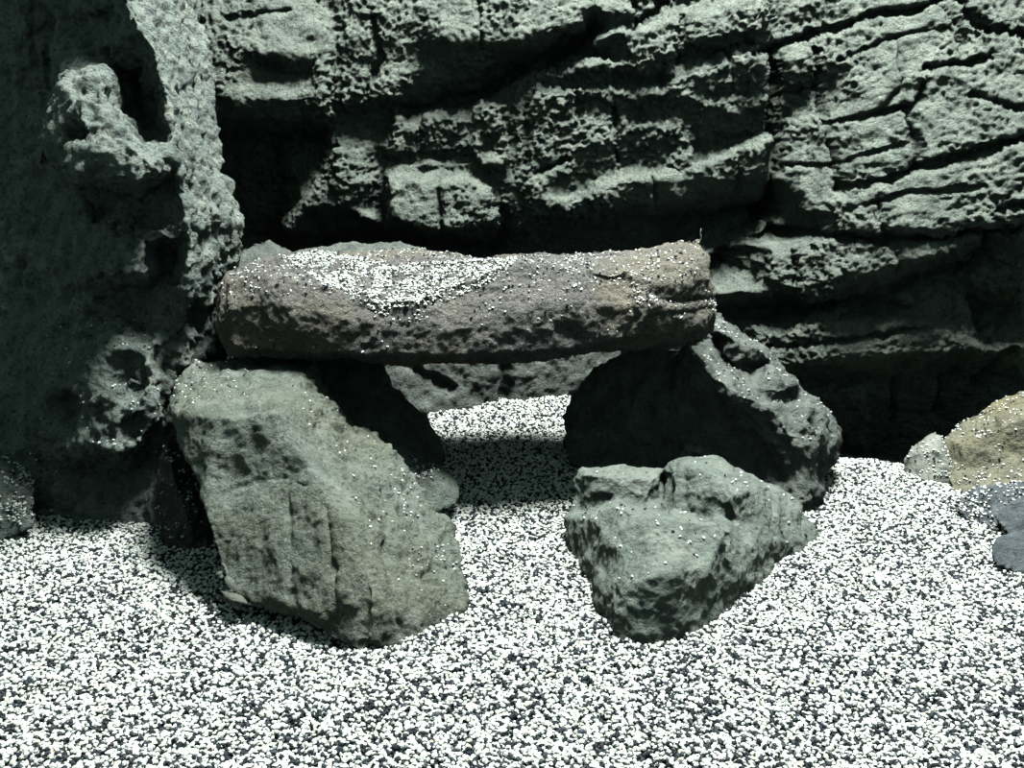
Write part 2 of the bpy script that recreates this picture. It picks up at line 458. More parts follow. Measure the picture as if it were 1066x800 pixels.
CRACKS = [
 ([(425, 114), (460, 104), (500, 92), (548, 67), (600, 45), (620, 26)], 9, 4),  # pixel polylines, width px, depth cm
 ([(785, 56), (820, 42), (875, 28), (920, 12), (965, 8), (1000, -10)], 3.2, 2.6),
 ([(852, 52), (857, 90), (860, 130), (865, 170), (867, 200)], 2.6, 2.2),
 ([(806, 50), (812, 100), (814, 150), (811, 200), (814, 245)], 6, 5),
 ([(905, 118), (945, 112), (958, 84)], 2.6, 2.2), ([(962, 73), (1010, 66), (1030, 58)], 3.2, 2.6),
 ([(1006, -5), (1018, 20), (1040, 32), (1075, 37)], 3.0, 2.8), ([(938, 177), (970, 168), (1012, 157), (1075, 136)], 4, 3.6),
 ([(868, 197), (905, 188), (940, 178)], 2.4, 1.8), ([(815, 240), (880, 246), (960, 246), (1012, 238), (1080, 231)], 3.6, 4),
 ([(820, 95), (852, 92)], 2.2, 1.4), ([(822, 172), (862, 172)], 2.2, 1.4), ([(935, 40), (934, 90), (912, 116)], 2.2, 1.2),
 ([(936, 114), (942, 150), (944, 175)], 3, 2.2), ([(862, 128), (905, 120)], 2.2, 1.5), ([(1004, 100), (1066, 122)], 2.6, 1.4),
 ([(875, 62), (925, 40), (990, 28)], 2.4, 1.2), ([(1000, 60), (1003, 30), (985, 5)], 2.4, 1.3), ([(1012, 215), (1080, 206)], 3, 2.2),
 ([(880, 215), (930, 200), (1000, 195)], 2.2, 1.2), ([(868, 170), (935, 150)], 2.0, 1.0), ([(900, 205), (902, 240)], 2.2, 1.2),
 ([(822, 262), (826, 305)], 2.2, 1.2), ([(920, 262), (925, 285)], 2, 1), ([(1016, 238), (1024, 262), (1012, 280)], 3, 2.4),
 ([(700, -5), (660, 30)], 2.5, 1.8), ([(662, 0), (662, 28)], 2.5, 2), ([(712, 18), (706, 60)], 3, 1.6), ([(500, 4), (502, 50)], 2.6, 1.2),
 ([(560, 95), (548, 112), (546, 170)], 3, 1.6), ([(640, 112), (645, 165)], 3, 1.8), ([(600, 98), (604, 118)], 2.4, 1.0),
 ([(455, 188), (460, 244)], 3.4, 1.6), ([(437, 120), (434, 160)], 2.4, 1.0), ([(590, 165), (560, 180)], 3, 1.6), ([(680, 186), (684, 214)], 2.6, 1.2),
 ([(760, 55), (765, 92)], 2.6, 0.9), ([(770, 160), (772, 198)], 2.4, 1.0), ([(240, 20), (300, 10)], 3, 1.2), ([(385, 10), (395, 60), (380, 100)], 3, 1.4),
 ([(960, 340), (880, 352), (800, 362)], 3, 1.4), ([(950, 400), (960, 460)], 3, 1.4), ([(1010, 380), (1012, 450)], 4, 2.0), ([(1048, 362), (1050, 420)], 3.4, 1.8),
]
def wall_h(px, py, h):
    if 345 < px < 812 and py < 215: h = 6 + 0.6 * (h - 6)            # shallower blocks in the middle
    return h + 16.0 * min(max((px - 740) / 330.0, 0), 1.4)            # the wall comes forward to the right
def wall_xz(px, py, h):
    p = P(px, py, WALL_D - wall_h(px, py, h) / 100.0); return p[0], p[2]
step = 0.0017
wp = {}; wl = []; we = []
for ln in W:
    ids = []
    for p in ln:
        k = (p[0], p[1])
        if k not in wp:
            wp[k] = len(wl); x, z = wall_xz(*p); wl.append((x, z, wall_h(*p) / 100.0))
        ids.append(wp[k])
    we += list(zip(ids[:-1], ids[1:]))
wa = np.array(wl)
rv, re, rf, ov, _, _ = delaunay_2d_cdt([Vector(v[:2]) for v in wl], we, [], 0, 1e-6, True)
hv = []
for v, o_ in zip(rv, ov):
    if o_: hv.append(wa[o_[0], 2])
    else:
        q = np.hypot(wa[:, 0] - v.x, wa[:, 1] - v.y) + 1e-6; k = np.argsort(q)[:3]; ww = 1 / q[k]
        hv.append(float((wa[k, 2] * ww).sum() / ww.sum()))
gx = np.arange(-1.45, 1.16, step); gz = np.arange(-0.10, 0.86, step)
H = np.full((len(gz), len(gx)), -0.03)
for f in rf:
    (x1, z1), (x2, z2), (x3, z3) = [(rv[i].x, rv[i].y) for i in f[:3]]
    i0 = max(0, int((min(x1, x2, x3) - gx[0]) / step)); i1 = min(len(gx), int((max(x1, x2, x3) - gx[0]) / step) + 2)
    j0 = max(0, int((min(z1, z2, z3) - gz[0]) / step)); j1 = min(len(gz), int((max(z1, z2, z3) - gz[0]) / step) + 2)
    if i0 >= i1 or j0 >= j1: continue
    XX, ZZ = np.meshgrid(gx[i0:i1], gz[j0:j1])
    den = (z2 - z3) * (x1 - x3) + (x3 - x2) * (z1 - z3)
    if abs(den) < 1e-14: continue
    a = ((z2 - z3) * (XX - x3) + (x3 - x2) * (ZZ - z3)) / den
    b = ((z3 - z1) * (XX - x3) + (x1 - x3) * (ZZ - z3)) / den
    c = 1 - a - b
    m_ = (a >= -1e-6) & (b >= -1e-6) & (c >= -1e-6)
    H[j0:j1, i0:i1][m_] = (a * hv[f[0]] + b * hv[f[1]] + c * hv[f[2]])[m_]
def blur(A, r):
    k = np.exp(-0.5 * (np.arange(-3 * r, 3 * r + 1) / r) ** 2); k /= k.sum(); n = 3 * r
    B = np.pad(A, n, mode='edge')
    B = sum(k[i] * B[i:i + A.shape[0], :] for i in range(2 * n + 1))
    return sum(k[i] * B[:, i:i + A.shape[1]] for i in range(2 * n + 1))
X, Z = np.meshgrid(gx, gz)
# waver the block edges so that none of them runs straight
q = np.stack([X.ravel(), 0 * X.ravel(), Z.ravel()], 1)
wx = (0.005 * fbm(q * 22, 31, 3)).reshape(X.shape); wz = (0.004 * fbm(q * 24, 37, 3)).reshape(X.shape)
ii = np.clip(((X + wx - gx[0]) / step), 0, len(gx) - 1.001); jj = np.clip(((Z + wz - gz[0]) / step), 0, len(gz) - 1.001)
i0 = ii.astype(int); j0 = jj.astype(int); fi = ii - i0; fj = jj - j0
H = (H[j0, i0] * (1 - fi) * (1 - fj) + H[j0, i0 + 1] * fi * (1 - fj) + H[j0 + 1, i0] * (1 - fi) * fj + H[j0 + 1, i0 + 1] * fi * fj)
H = blur(H, 2)
for pts, wpx, dep in CRACKS:
    k = [wall_xz(a, b, 7.0) for a, b in pts]
    wd = wpx / 720.0
    H -= dep / 100.0 * np.exp(-(seg_dist(X + wx * 0.5, Z + wz * 0.5, k) / wd) ** 2)
nx, nz = len(gx), len(gz)
idx = np.arange(nx * nz).reshape(nz, nx)
Q = np.stack([idx[:-1, :-1], idx[:-1, 1:], idx[1:, 1:], idx[1:, :-1]], -1).reshape(-1, 4)
me = mesh_np(np.stack([X.ravel(), (WALL_D - H).ravel(), Z.ravel()], 1), Q)
co = get_co(me); no = get_no(me)
patch = np.clip(0.75 + 0.8 * fbm(co * 9, 61, 2), 0.25, 1.3)
sq = np.array([0.75, 1, 1.25])
disp = 0.006 * fbm(co * 26, 41, 2) + 0.0034 * patch * fbm(co * 85 * sq, 43, 3) + 0.0052 * patch * fbm(co * 125, 47, 2, 0.6)
disp -= 0.003 * patch * np.clip(0.42 - worley(co * 75 + 0.5 * perlin(co * 120, 48)[:, None], 49), 0, 1) / 0.42
disp += 0.0020 * patch * perlin(co * 280 * sq, 57)
disp += 0.0015 * fbm(co * np.array([14, 14, 70.]) + np.array([0, 0, 1.]) * (co[:, :1] * -14), 53, 2)
co += no * disp[:, None]; set_co(me, co)
o = link('wall_back', me, M_WALL); tag(o, kind='structure')

# ------------------------------------------------------------------ rock pillar on the left
pillar_outline = [(-260, -140, 1.25), (0, -140, 1.13), (125, -140, 1.0), (195, -140, 1.2), (203, 0, 1.19), (216, 56, 1.17), (224, 112, 1.15), (227, 150, 1.13),
 (229, 176, 1.12), (244, 202, 1.11), (257, 236, 1.11), (251, 262, 1.11), (240, 300, 1.11), (235, 380, 1.09), (230, 450, 1.06), (225, 520, 1.01), (205, 590, 0.95),
 (100, 592, 0.965), (0, 592, 0.975), (-260, 592, 1.02), (-260, 300, 1.22)]
pillar_front = [
 [(125, -140, 1.0), (129, 0, 0.975), (145, 30, 0.97), (161, 52, 0.97), (166, 82, 0.965), (174, 101, 0.96), (175, 127, 0.955), (180, 150, 0.95), (185, 172, 0.95), (188, 202, 0.95),
  (196, 240, 0.95), (196, 300, 0.95), (190, 340, 0.975), (184, 400, 0.985), (180, 450, 0.985), (184, 500, 0.975), (185, 560, 0.95)],
 [(165, 0, 1.06), (185, 60, 1.04), (195, 120, 1.02), (205, 180, 1.0), (220, 230, 1.0), (222, 300, 1.02)],
 [(110, 15, 1.05), (100, 48, 1.06), (150, 62, 1.0)], [(52, 20, 1.13), (53, 100, 1.13), (40, 180, 1.12)],
 [(22, 40, 1.11), (0, 90, 1.14)], [(-80, 60, 1.19), (-80, 200, 1.19)],
 [(66, 60, 1.05), (109, 60, 1.06)], [(66, 84, 0.950), (104, 78, 0.950), (113, 84, 0.965)], [(62, 96, 0.945), (85, 120, 0.920), (110, 112, 0.933), (122, 134, 0.915), (148, 160, 0.905), (162, 171, 0.910)],
 [(51, 128, 0.955), (58, 152, 0.940), (82, 183, 0.915), (124, 186, 0.903), (142, 191, 0.903), (162, 180, 0.910)], [(85, 160, 0.910), (110, 160, 0.903)],
 [(44, 130, 1.10), (48, 158, 1.10), (80, 194, 1.06), (124, 199, 1.04), (150, 203, 1.03), (170, 192, 0.99)],
 [(124, 84, 1.06), (138, 84, 1.08), (150, 110, 1.08), (152, 135, 1.06), (132, 116, 1.05)], [(160, 110, 1.04), (166, 140, 1.0)],
 [(30, 260, 1.11), (60, 300, 1.08), (10, 340, 1.10)], [(100, 226, 1.05), (150, 225, 1.01)],
 [(98, 242, 1.02), (125, 252, 0.95), (152, 246, 0.948)], [(108, 282, 0.94), (145, 285, 0.935)], [(100, 302, 1.02), (150, 304, 1.0)], [(172, 262, 1.0), (178, 278, 1.01)],
 [(68, 338, 1.03), (124, 328, 1.02), (154, 340, 1.0)], [(72, 362, 0.962), (120, 348, 0.957), (154, 362, 0.955)], [(48, 392, 0.977), (95, 400, 0.932), (130, 392, 0.927), (163, 398, 0.937)],
 [(38, 430, 0.972), (58, 468, 0.945), (76, 472, 0.937), (100, 462, 0.917), (120, 474, 0.915), (140, 465, 0.917), (158, 440, 0.932)],
 [(28, 432, 1.03), (52, 484, 1.0), (76, 488, 0.995), (120, 490, 0.985), (150, 482, 0.985), (168, 450, 0.97)],
 [(20, 505, 1.0), (100, 522, 0.985), (150, 532, 0.975)], [(-60, 400, 1.12), (-60, 520, 1.01)],
]
pillar_front = [[(a, b, d + (0.022 if b < 495 and not (50 < a < 165 and 75 < b < 195 and d < 1.0) else 0.0)) for a, b, d in ln] for ln in pillar_front]
pillar_back = [[(-200, 0, 1.42), (0, 0, 1.46), (120, 0, 1.46), (150, 200, 1.44), (150, 400, 1.40), (100, 540, 1.30), (-200, 540, 1.35), (-200, 0, 1.42)]]
pillar = rock('rock_pillar', 'tall dark moulded rock pillar with two hollowed knobs at the left edge', 'rock pillar', M_PILLAR,
     pillar_outline, pillar_front, pillar_back, voxel=0.0022, smooth=7,
     dents=[(131, 389, 24, 26, 0.03), (64, 423, 16, 17, 0.02), (139, 443, 16, 12, 0.012), (76, 140, 12, 14, 0.025), (176, 270, 10, 14, 0.008), (100, 430, 8, 10, 0.012), (205, 330, 10, 16, 0.015), (215, 250, 8, 14, 0.012)],
     noise=[(22, 0.006, 101, 'n'), (70, 0.004, 102, 'n'), (180, 0.0016, 103, 'n'), (80, 0.0045, 104, 's'), (120, 0.0014, 107, 'r'), (62, 0.007, 108, 'p')], pits=[(50, 0.003, 105, 0.35)])

# ------------------------------------------------------------------ low ledge of rock at the wall's foot, behind the slab
ledge_outline = [(235, 300, 1.27), (244, 262, 1.33), (258, 245, 1.35), (280, 248, 1.35), (310, 262, 1.34), (338, 257, 1.34), (365, 249, 1.35), (400, 250, 1.35), (430, 255, 1.35), (480, 272, 1.35),
 (560, 290, 1.36), (620, 310, 1.36), (652, 345, 1.36), (645, 400, 1.34), (600, 425, 1.31), (530, 432, 1.29), (430, 434, 1.26), (330, 430, 1.24), (240, 410, 1.22)]
rock('rock_ledge', 'low green-grey rock ledge behind the slab at the wall foot', 'rock', M_DARK, ledge_outline,
     [[(245, 290, 1.26), (300, 285, 1.26), (360, 275, 1.27), (430, 285, 1.28), (520, 310, 1.30), (600, 345, 1.32)], [(250, 370, 1.255), (340, 375, 1.255), (420, 385, 1.265), (520, 390, 1.28), (600, 392, 1.31)]],
     [[(300, 330, 1.47), (450, 330, 1.48), (600, 370, 1.46)]], voxel=0.003, smooth=3, carve=[([(526, 375), (527, 420)], 5, 0.016), ([(420, 380), (470, 405)], 5, 0.008)],
     noise=[(18, 0.005, 121, 'n'), (60, 0.0025, 122, 'n'), (160, 0.0016, 123, 'n')])

# ------------------------------------------------------------------ stones that carry the slab
left_outline = [(175, 431, 0.92), (181, 397, 0.99), (203, 375, 1.02), (236, 374, 1.04), (250, 368, 1.06), (300, 368, 1.065), (326, 374, 1.06), (343, 405, 1.02), (355, 422, 1.00), (366, 444, 0.985), (390, 452, 0.97), (411, 467, 0.95),
 (432, 494, 0.92), (453, 524, 0.885), (474, 562, 0.84), (489, 596, 0.80), (484, 622, 0.775), (478, 650, 0.75), (473, 680, 0.72), (445, 672, 0.728), (415, 682, 0.712), (375, 682, 0.698), (347, 667, 0.712), (330, 656, 0.72), (304, 643, 0.735),
 (264, 630, 0.755), (230, 626, 0.768), (226, 588, 0.782), (215, 537, 0.80), (198, 482, 0.845), (185, 460, 0.87)]
left_front = [
 [(250, 384, 0.99), (272, 404, 0.92), (296, 428, 0.838), (312, 470, 0.812), (338, 520, 0.778), (372, 556, 0.748), (388, 622, 0.712), (378, 668, 0.696)],
 [(183, 430, 0.88), (215, 434, 0.845), (245, 436, 0.838), (275, 434, 0.836)], [(186, 404, 0.95), (215, 394, 0.955), (240, 398, 0.945)],
 [(215, 480, 0.83), (250, 500, 0.82), (300, 505, 0.802)], [(232, 560, 0.79), (270, 570, 0.775), (320, 580, 0.75)], [(240, 612, 0.766), (275, 618, 0.752), (330, 640, 0.717)],
 [(345, 425, 0.965), (362, 460, 0.925), (400, 490, 0.885), (430, 540, 0.832), (455, 590, 0.785), (462, 630, 0.75)], [(330, 445, 0.885), (365, 500, 0.825), (400, 555, 0.78), (425, 610, 0.748), (430, 648, 0.726)],
]
left_boulder = rock('boulder', 'large tilted olive-grey slab-shaped boulder propping the left end of the flat stone', 'boulder', M_OLIVE, left_outline, left_front,
     [[(230, 440, 1.03), (300, 430, 1.03), (360, 490, 0.99), (420, 545, 0.94)], [(250, 560, 0.93), (300, 600, 0.90), (380, 630, 0.86), (440, 620, 0.85)]],
     voxel=0.0018, smooth=2, carve=[([(228, 517), (245, 507), (270, 501), (296, 497), (322, 508)], 1.8, 0.0022), ([(378, 560), (384, 600), (376, 676)], 4, 0.004),
     ([(340, 530), (350, 600), (345, 660)], 4, 0.004), ([(300, 520), (305, 640)], 4, 0.002), ([(248, 400), (256, 440), (282, 490)], 8, 0.002), ([(400, 570), (418, 660)], 4, 0.003)],
     noise=[(18, 0.0045, 337, 'n'), (55, 0.0018, 132, 'n'), (150, 0.0009, 133, 'n'), (40, 0.0030, 134, 's'), (28, 0.002, 137, 'f')], pits=[(120, 0.0014, 135, 0.35)],
     rough=[([(318, 395), (350, 400), (375, 440), (420, 470), (495, 596), (480, 640), (430, 600), (385, 545), (330, 470)], 75, 0.0042, 301), ([(175, 430), (205, 375), (245, 378), (250, 415), (215, 425)], 90, 0.003, 305)])
rock('chip', None, None, M_OLIVE, [(230, 626, 0.764), (231, 614, 0.766), (242, 616, 0.762), (255, 622, 0.757), (264, 631, 0.752), (248, 632, 0.756)],
     [[(240, 625, 0.753), (252, 628, 0.75)]], [[(245, 626, 0.785)]], parent=left_boulder, voxel=0.0015, smooth=2, noise=[(90, 0.0008, 138, 'n')])

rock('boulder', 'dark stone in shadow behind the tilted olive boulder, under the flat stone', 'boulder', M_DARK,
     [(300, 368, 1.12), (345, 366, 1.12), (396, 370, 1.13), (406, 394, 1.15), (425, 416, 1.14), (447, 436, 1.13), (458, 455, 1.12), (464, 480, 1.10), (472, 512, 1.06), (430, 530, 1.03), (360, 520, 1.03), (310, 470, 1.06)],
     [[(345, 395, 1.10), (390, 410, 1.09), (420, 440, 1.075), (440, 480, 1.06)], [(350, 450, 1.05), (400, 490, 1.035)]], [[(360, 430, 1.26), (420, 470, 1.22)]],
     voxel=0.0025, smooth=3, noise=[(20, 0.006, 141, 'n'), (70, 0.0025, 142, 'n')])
rock('stone', 'small green-grey stone at the gravel edge right of the tilted olive boulder', 'stone', M_GREEN,
     [(398, 462, 1.02), (412, 464, 1.02), (427, 469, 1.02), (437, 485, 1.01), (450, 481, 1.005), (462, 483, 1.0), (472, 494, 0.99), (480, 509, 0.98), (474, 528, 0.955), (440, 540, 0.94), (405, 510, 0.97)],
     [[(418, 478, 0.99), (434, 498, 0.975)], [(452, 492, 0.975), (464, 506, 0.96)]], [[(430, 500, 1.06), (455, 505, 1.04)]], voxel=0.002, smooth=3, noise=[(40, 0.002, 151, 'n'), (110, 0.001, 152, 'n')])

rback_outline = [(587, 437, 1.14), (594, 410, 1.14), (618, 383, 1.14), (654, 368, 1.13), (700, 361, 1.13), (722, 360, 1.13), (738, 348, 1.175), (747, 329, 1.21), (762, 338, 1.20), (780, 351, 1.19), (807, 367, 1.17), (811, 378, 1.165), (830, 394, 1.15), (835, 404, 1.14), (866, 428, 1.11),
 (876, 448, 1.10), (873, 473, 1.085), (858, 500, 1.06), (853, 530, 1.01), (820, 545, 0.99), (700, 530, 1.01), (610, 505, 1.05), (590, 475, 1.09)]
rback_front = [
 [(722, 360, 1.13), (716, 364, 1.065), (729, 376, 1.05), (749, 395, 1.03), (767, 411, 1.02), (786, 417, 1.015), (805, 426, 1.01), (825, 455, 1.0), (848, 486, 1.005), (853, 515, 1.0)],
 [(640, 400, 1.12), (700, 410, 1.095), (750, 440, 1.06), (790, 475, 1.04)], [(620, 460, 1.11), (700, 490, 1.075), (760, 500, 1.05)],
 [(746, 344, 1.12), (762, 352, 1.10), (790, 364, 1.105), (805, 376, 1.12)], [(744, 374, 1.11), (752, 374, 1.13), (768, 386, 1.105), (786, 384, 1.135)],
 [(790, 398, 1.07), (808, 398, 1.065), (828, 400, 1.075)], [(788, 406, 1.06), (810, 407, 1.055), (832, 408, 1.08)], [(800, 420, 1.06), (818, 415, 1.078), (838, 415, 1.08)],
 [(818, 432, 1.04), (845, 426, 1.045), (862, 436, 1.05)], [(836, 446, 1.01), (858, 452, 1.02), (868, 462, 1.045)], [(845, 470, 1.005), (862, 480, 1.035)],
 [(800, 452, 1.015), (825, 480, 1.005), (838, 510, 0.995)],
]
rback = rock('boulder', 'jagged dark grey boulder propping the right end of the flat stone', 'boulder', M_DARK, rback_outline, rback_front,
     [[(640, 430, 1.26), (720, 420, 1.30), (790, 420, 1.28), (840, 460, 1.20)], [(650, 490, 1.2), (760, 510, 1.2)]], voxel=0.002, smooth=2,
     carve=[([(790, 430), (830, 480), (845, 520)], 3, 0.006), ([(848, 440), (858, 490)], 3, 0.006), ([(780, 450), (815, 500)], 4, 0.005), ([(815, 445), (850, 455)], 3, 0.004)],
     noise=[(24, 0.005, 161, 'n'), (70, 0.0025, 162, 'n'), (180, 0.0012, 163, 'n'), (36, 0.008, 164, 'f'), (60, 0.003, 166, 'r')], pits=[(70, 0.002, 165, 0.35)])

rfront_outline = [(587, 540, 0.925), (596, 518, 0.935), (595, 500, 0.945), (605, 487, 0.955), (641, 486, 0.965), (690, 489, 0.955), (699, 481, 0.945), (717, 475, 0.945), (744, 475, 0.955), (767, 484, 0.955), (789, 495, 0.955), (812, 507, 0.955), (834, 527, 0.945), (852, 549, 0.94), (859, 570, 0.925),
 (832, 586, 0.885), (810, 600, 0.855), (788, 622, 0.815), (760, 645, 0.775), (742, 664, 0.745), (706, 678, 0.72), (672, 676, 0.712), (636, 664, 0.726), (625, 634, 0.768), (609, 610, 0.83), (596, 583, 0.88)]
rfront_front = [
 [(587, 540, 0.925), (614, 539, 0.848), (641, 527, 0.828), (663, 536, 0.802), (690, 541, 0.785), (715, 542, 0.785), (740, 545, 0.785), (753, 558, 0.776), (759, 581, 0.772)],
 [(606, 494, 0.926), (640, 497, 0.922), (682, 498, 0.922)], [(606, 526, 0.92), (642, 517, 0.917), (672, 524, 0.910), (689, 530, 0.898)],
 [(692, 498, 0.955), (690, 518, 0.94)], [(700, 496, 0.90), (718, 486, 0.888), (745, 496, 0.862), (768, 514, 0.842)], [(701, 530, 0.872), (722, 534, 0.858), (742, 533, 0.846)], [(703, 512, 0.882), (730, 512, 0.861), (755, 524, 0.840)],
 [(690, 541, 0.785), (684, 575, 0.748), (676, 601, 0.722)], [(634, 624, 0.752), (650, 612, 0.730), (676, 601, 0.722), (706, 594, 0.728), (736, 594, 0.746), (752, 590, 0.768)], [(612, 575, 0.832), (632, 560, 0.80), (650, 580, 0.762)], [(622, 600, 0.79)],
 [(640, 640, 0.728), (678, 640, 0.716), (712, 636, 0.722), (742, 626, 0.752)],
 [(770, 545, 0.842), (778, 575, 0.815), (772, 605, 0.79)], [(782, 512, 0.872), (800, 540, 0.872), (806, 570, 0.862)], [(822, 535, 0.91), (836, 560, 0.905)],
]
rfront = rock('boulder', 'craggy pale green-grey boulder with ridges, front right on the gravel', 'boulder', M_GREEN, rfront_outline, rfront_front,
     [[(630, 520, 0.98), (720, 505, 0.985), (800, 530, 0.97)], [(640, 600, 0.93), (720, 620, 0.88), (780, 580, 0.93)]], voxel=0.0015, smooth=3,
     carve=[([(692, 495), (688, 530)], 4, 0.003), ([(605, 528), (640, 520), (668, 527), (690, 534), (740, 537)], 4, 0.006), ([(760, 560), (756, 600)], 4, 0.003), ([(752, 520), (768, 555), (774, 590)], 3, 0.003), ([(800, 510), (805, 560)], 3, 0.003)],
     noise=[(22, 0.0045, 171, 'n'), (60, 0.0016, 172, 'n'), (150, 0.0011, 173, 'n'), (30, 0.0022, 174, 'f'), (40, 0.001, 176, 'r')], pits=[(95, 0.0015, 175, 0.3)])

# ------------------------------------------------------------------ the flat stone across the top
slab_outline = [(224, 330, 1.02), (226, 304, 1.04), (236, 282, 1.07), (262, 271, 1.10), (300, 265, 1.12), (345, 260, 1.135), (385, 261, 1.14), (425, 258, 1.145), (465, 263, 1.145), (500, 267, 1.14), (540, 266, 1.14), (580, 267, 1.135), (620, 262, 1.135), (655, 260, 1.13), (690, 253, 1.125), (728, 249, 1.13),
 (737, 262, 1.09), (739, 290, 1.07), (745, 312, 1.06), (745, 330, 1.055), (740, 345, 1.05), (728, 353, 1.035), (690, 358, 1.03), (650, 365, 1.02), (620, 370, 1.015), (560, 377, 0.992), (500, 380, 0.992), (440, 378, 0.992), (380, 377, 0.992), (300, 376, 0.992), (250, 375, 0.992), (235, 370, 0.992), (227, 350, 1.01)]
slab_front = [
 [(238, 292, 1.02), (280, 286, 0.995), (330, 295, 0.985), (380, 312, 0.975), (430, 313, 0.972), (480, 293, 0.985), (520, 277, 1.0), (580, 277, 1.005), (640, 283, 1.0), (690, 277, 1.015), (734, 268, 1.05)],
 [(240, 318, 0.985), (300, 320, 0.968), (400, 340, 0.962), (500, 332, 0.964), (600, 318, 0.97), (680, 318, 0.985), (738, 318, 1.035)],
 [(245, 364, 0.984), (330, 368, 0.966), (450, 370, 0.96), (560, 367, 0.964), (650, 354, 0.978), (730, 341, 1.024)],
 [(262, 279, 1.07), (330, 274, 1.07), (400, 275, 1.07), (450, 278, 1.07), (500, 272, 1.07)],
 [(680, 295, 0.998), (735, 290, 1.035)], [(680, 305, 0.995), (738, 302, 1.04)],
]
slab = rock('stone_slab', 'long flat brown-grey stone resting like a bench across the boulders', 'stone slab', M_SLAB, slab_outline, slab_front,
     [[(300, 345, 1.14), (400, 347, 1.155), (500, 347, 1.155), (600, 340, 1.15), (700, 325, 1.135)], [(290, 300, 1.14), (400, 296, 1.16), (500, 296, 1.16), (600, 292, 1.155), (690, 285, 1.14)]],
     voxel=0.0018, smooth=4, dents=[(632, 287, 18, 7, 0.008), (700, 272, 24, 4, 0.003), (385, 362, 8, 5, 0.004), (590, 345, 16, 10, 0.005)],
     carve=[([(680, 308), (705, 314), (742, 311)], 4, 0.004), ([(650, 290), (662, 330), (650, 360)], 4, 0.004), ([(680, 330), (740, 322)], 3, 0.003)],
     noise=[(15, 0.005, 181, 'n'), (50, 0.0022, 182, 'n'), (150, 0.0013, 183, 'n'), (300, 0.0007, 184, 'n')], pits=[(110, 0.002, 185, 0.35)])
bm = bmesh.new()
pth = [P(728, 252, 1.125), P(730, 247, 1.125), P(729, 242, 1.124), P(730, 238, 1.124)]
prev = None
for k, p in enumerate(pth):
    r = 0.0011 * (1 - 0.2 * k)
    ring = [bm.verts.new((p[0] + r * math.cos(a), p[1] + r * math.sin(a), p[2])) for a in (0, 1.57, 3.14, 4.71)]
    if prev:
        for j in range(4): bm.faces.new((prev[j], prev[(j + 1) % 4], ring[(j + 1) % 4], ring[j]))
    prev = ring
bm.faces.new(prev)
me = bpy.data.meshes.new('t'); bm.to_mesh(me); bm.free()
link('weed_strand', me, M_GREY, slab)

# ------------------------------------------------------------------ stones at the edges
rock('rock', 'rounded yellowish rock at the right edge beneath the wall', 'rock', M_YELLOW,
     [(980, 474, 1.12), (983, 456, 1.13), (1002, 440, 1.14), (1028, 424, 1.15), (1049, 412, 1.16), (1066, 404, 1.16), (1110, 396, 1.16), (1160, 415, 1.14), (1180, 500, 1.03), (1120, 540, 0.98), (1030, 528, 1.01), (990, 514, 1.05)],
     [[(1000, 462, 1.09), (1030, 448, 1.08), (1066, 435, 1.07), (1120, 430, 1.07)], [(1005, 488, 1.075), (1060, 482, 1.06), (1120, 482, 1.055)]], [[(1040, 470, 1.26), (1110, 470, 1.26)]],
     voxel=0.002, smooth=3, noise=[(20, 0.005, 191, 'n'), (70, 0.002, 192, 'n'), (170, 0.0009, 193, 'n')], dents=[(1034, 441, 7, 8, 0.006)])
rock('stone', 'small pale grey stone beside the yellowish rock, half under gravel', 'stone', M_GREY,
     [(940, 478, 1.12), (949, 466, 1.13), (960, 458, 1.135), (970, 452, 1.14), (981, 454, 1.14), (990, 469, 1.12), (1000, 488, 1.10), (998, 508, 1.08), (960, 510, 1.08), (940, 496, 1.12)],
     [[(960, 470, 1.11), (978, 470, 1.095), (988, 484, 1.085)]], [[(970, 480, 1.19)]], voxel=0.0018, smooth=3, noise=[(40, 0.002, 201, 'n'), (120, 0.001, 202, 'n')])
rock('stone', 'flat blue-grey stone below the yellowish rock at the right edge, uppermost of three', 'stone', M_BLUE,
     [(984, 530, 0.985), (994, 518, 1.0), (1017, 506, 1.02), (1040, 502, 1.02), (1066, 501, 1.02), (1120, 500, 1.01), (1130, 540, 0.95), (1060, 552, 0.945), (1010, 548, 0.95)],
     [[(1010, 520, 0.985), (1035, 514, 0.985), (1070, 512, 0.98)], [(1015, 532, 0.965), (1050, 530, 0.965)]], [[(1050, 530, 1.06)]], voxel=0.0018, smooth=2, noise=[(34, 0.004, 211, 'n'), (110, 0.002, 212, 'n'), (60, 0.004, 213, 'b')], group='blue-grey stones at the right edge')
rock('stone', 'wedge-shaped blue-grey stone at the right edge, middle of three', 'stone', M_BLUE,
     [(1022, 550, 0.93), (1034, 536, 0.945), (1046, 528, 0.955), (1066, 520, 0.96), (1110, 516, 0.96), (1120, 560, 0.90), (1060, 572, 0.895), (1030, 566, 0.905)],
     [[(1040, 543, 0.935), (1066, 536, 0.94), (1100, 534, 0.94)]], [[(1070, 545, 1.0)]], voxel=0.0018, smooth=2, noise=[(40, 0.003, 221, 'n'), (110, 0.002, 222, 'n'), (50, 0.003, 223, 'f')], group='blue-grey stones at the right edge')
rock('stone', 'small blue-grey stone sunk in gravel at the right edge, lowest of three', 'stone', M_BLUE,
     [(1030, 568, 0.885), (1038, 558, 0.895), (1066, 554, 0.90), (1100, 553, 0.90), (1106, 596, 0.84), (1060, 598, 0.84), (1036, 588, 0.85)],
     [[(1045, 567, 0.877), (1070, 565, 0.877), (1090, 565, 0.877)]], [[(1065, 575, 0.92)]], voxel=0.0018, smooth=2, noise=[(40, 0.0025, 231, 'n'), (110, 0.0014, 232, 'n')], group='blue-grey stones at the right edge')
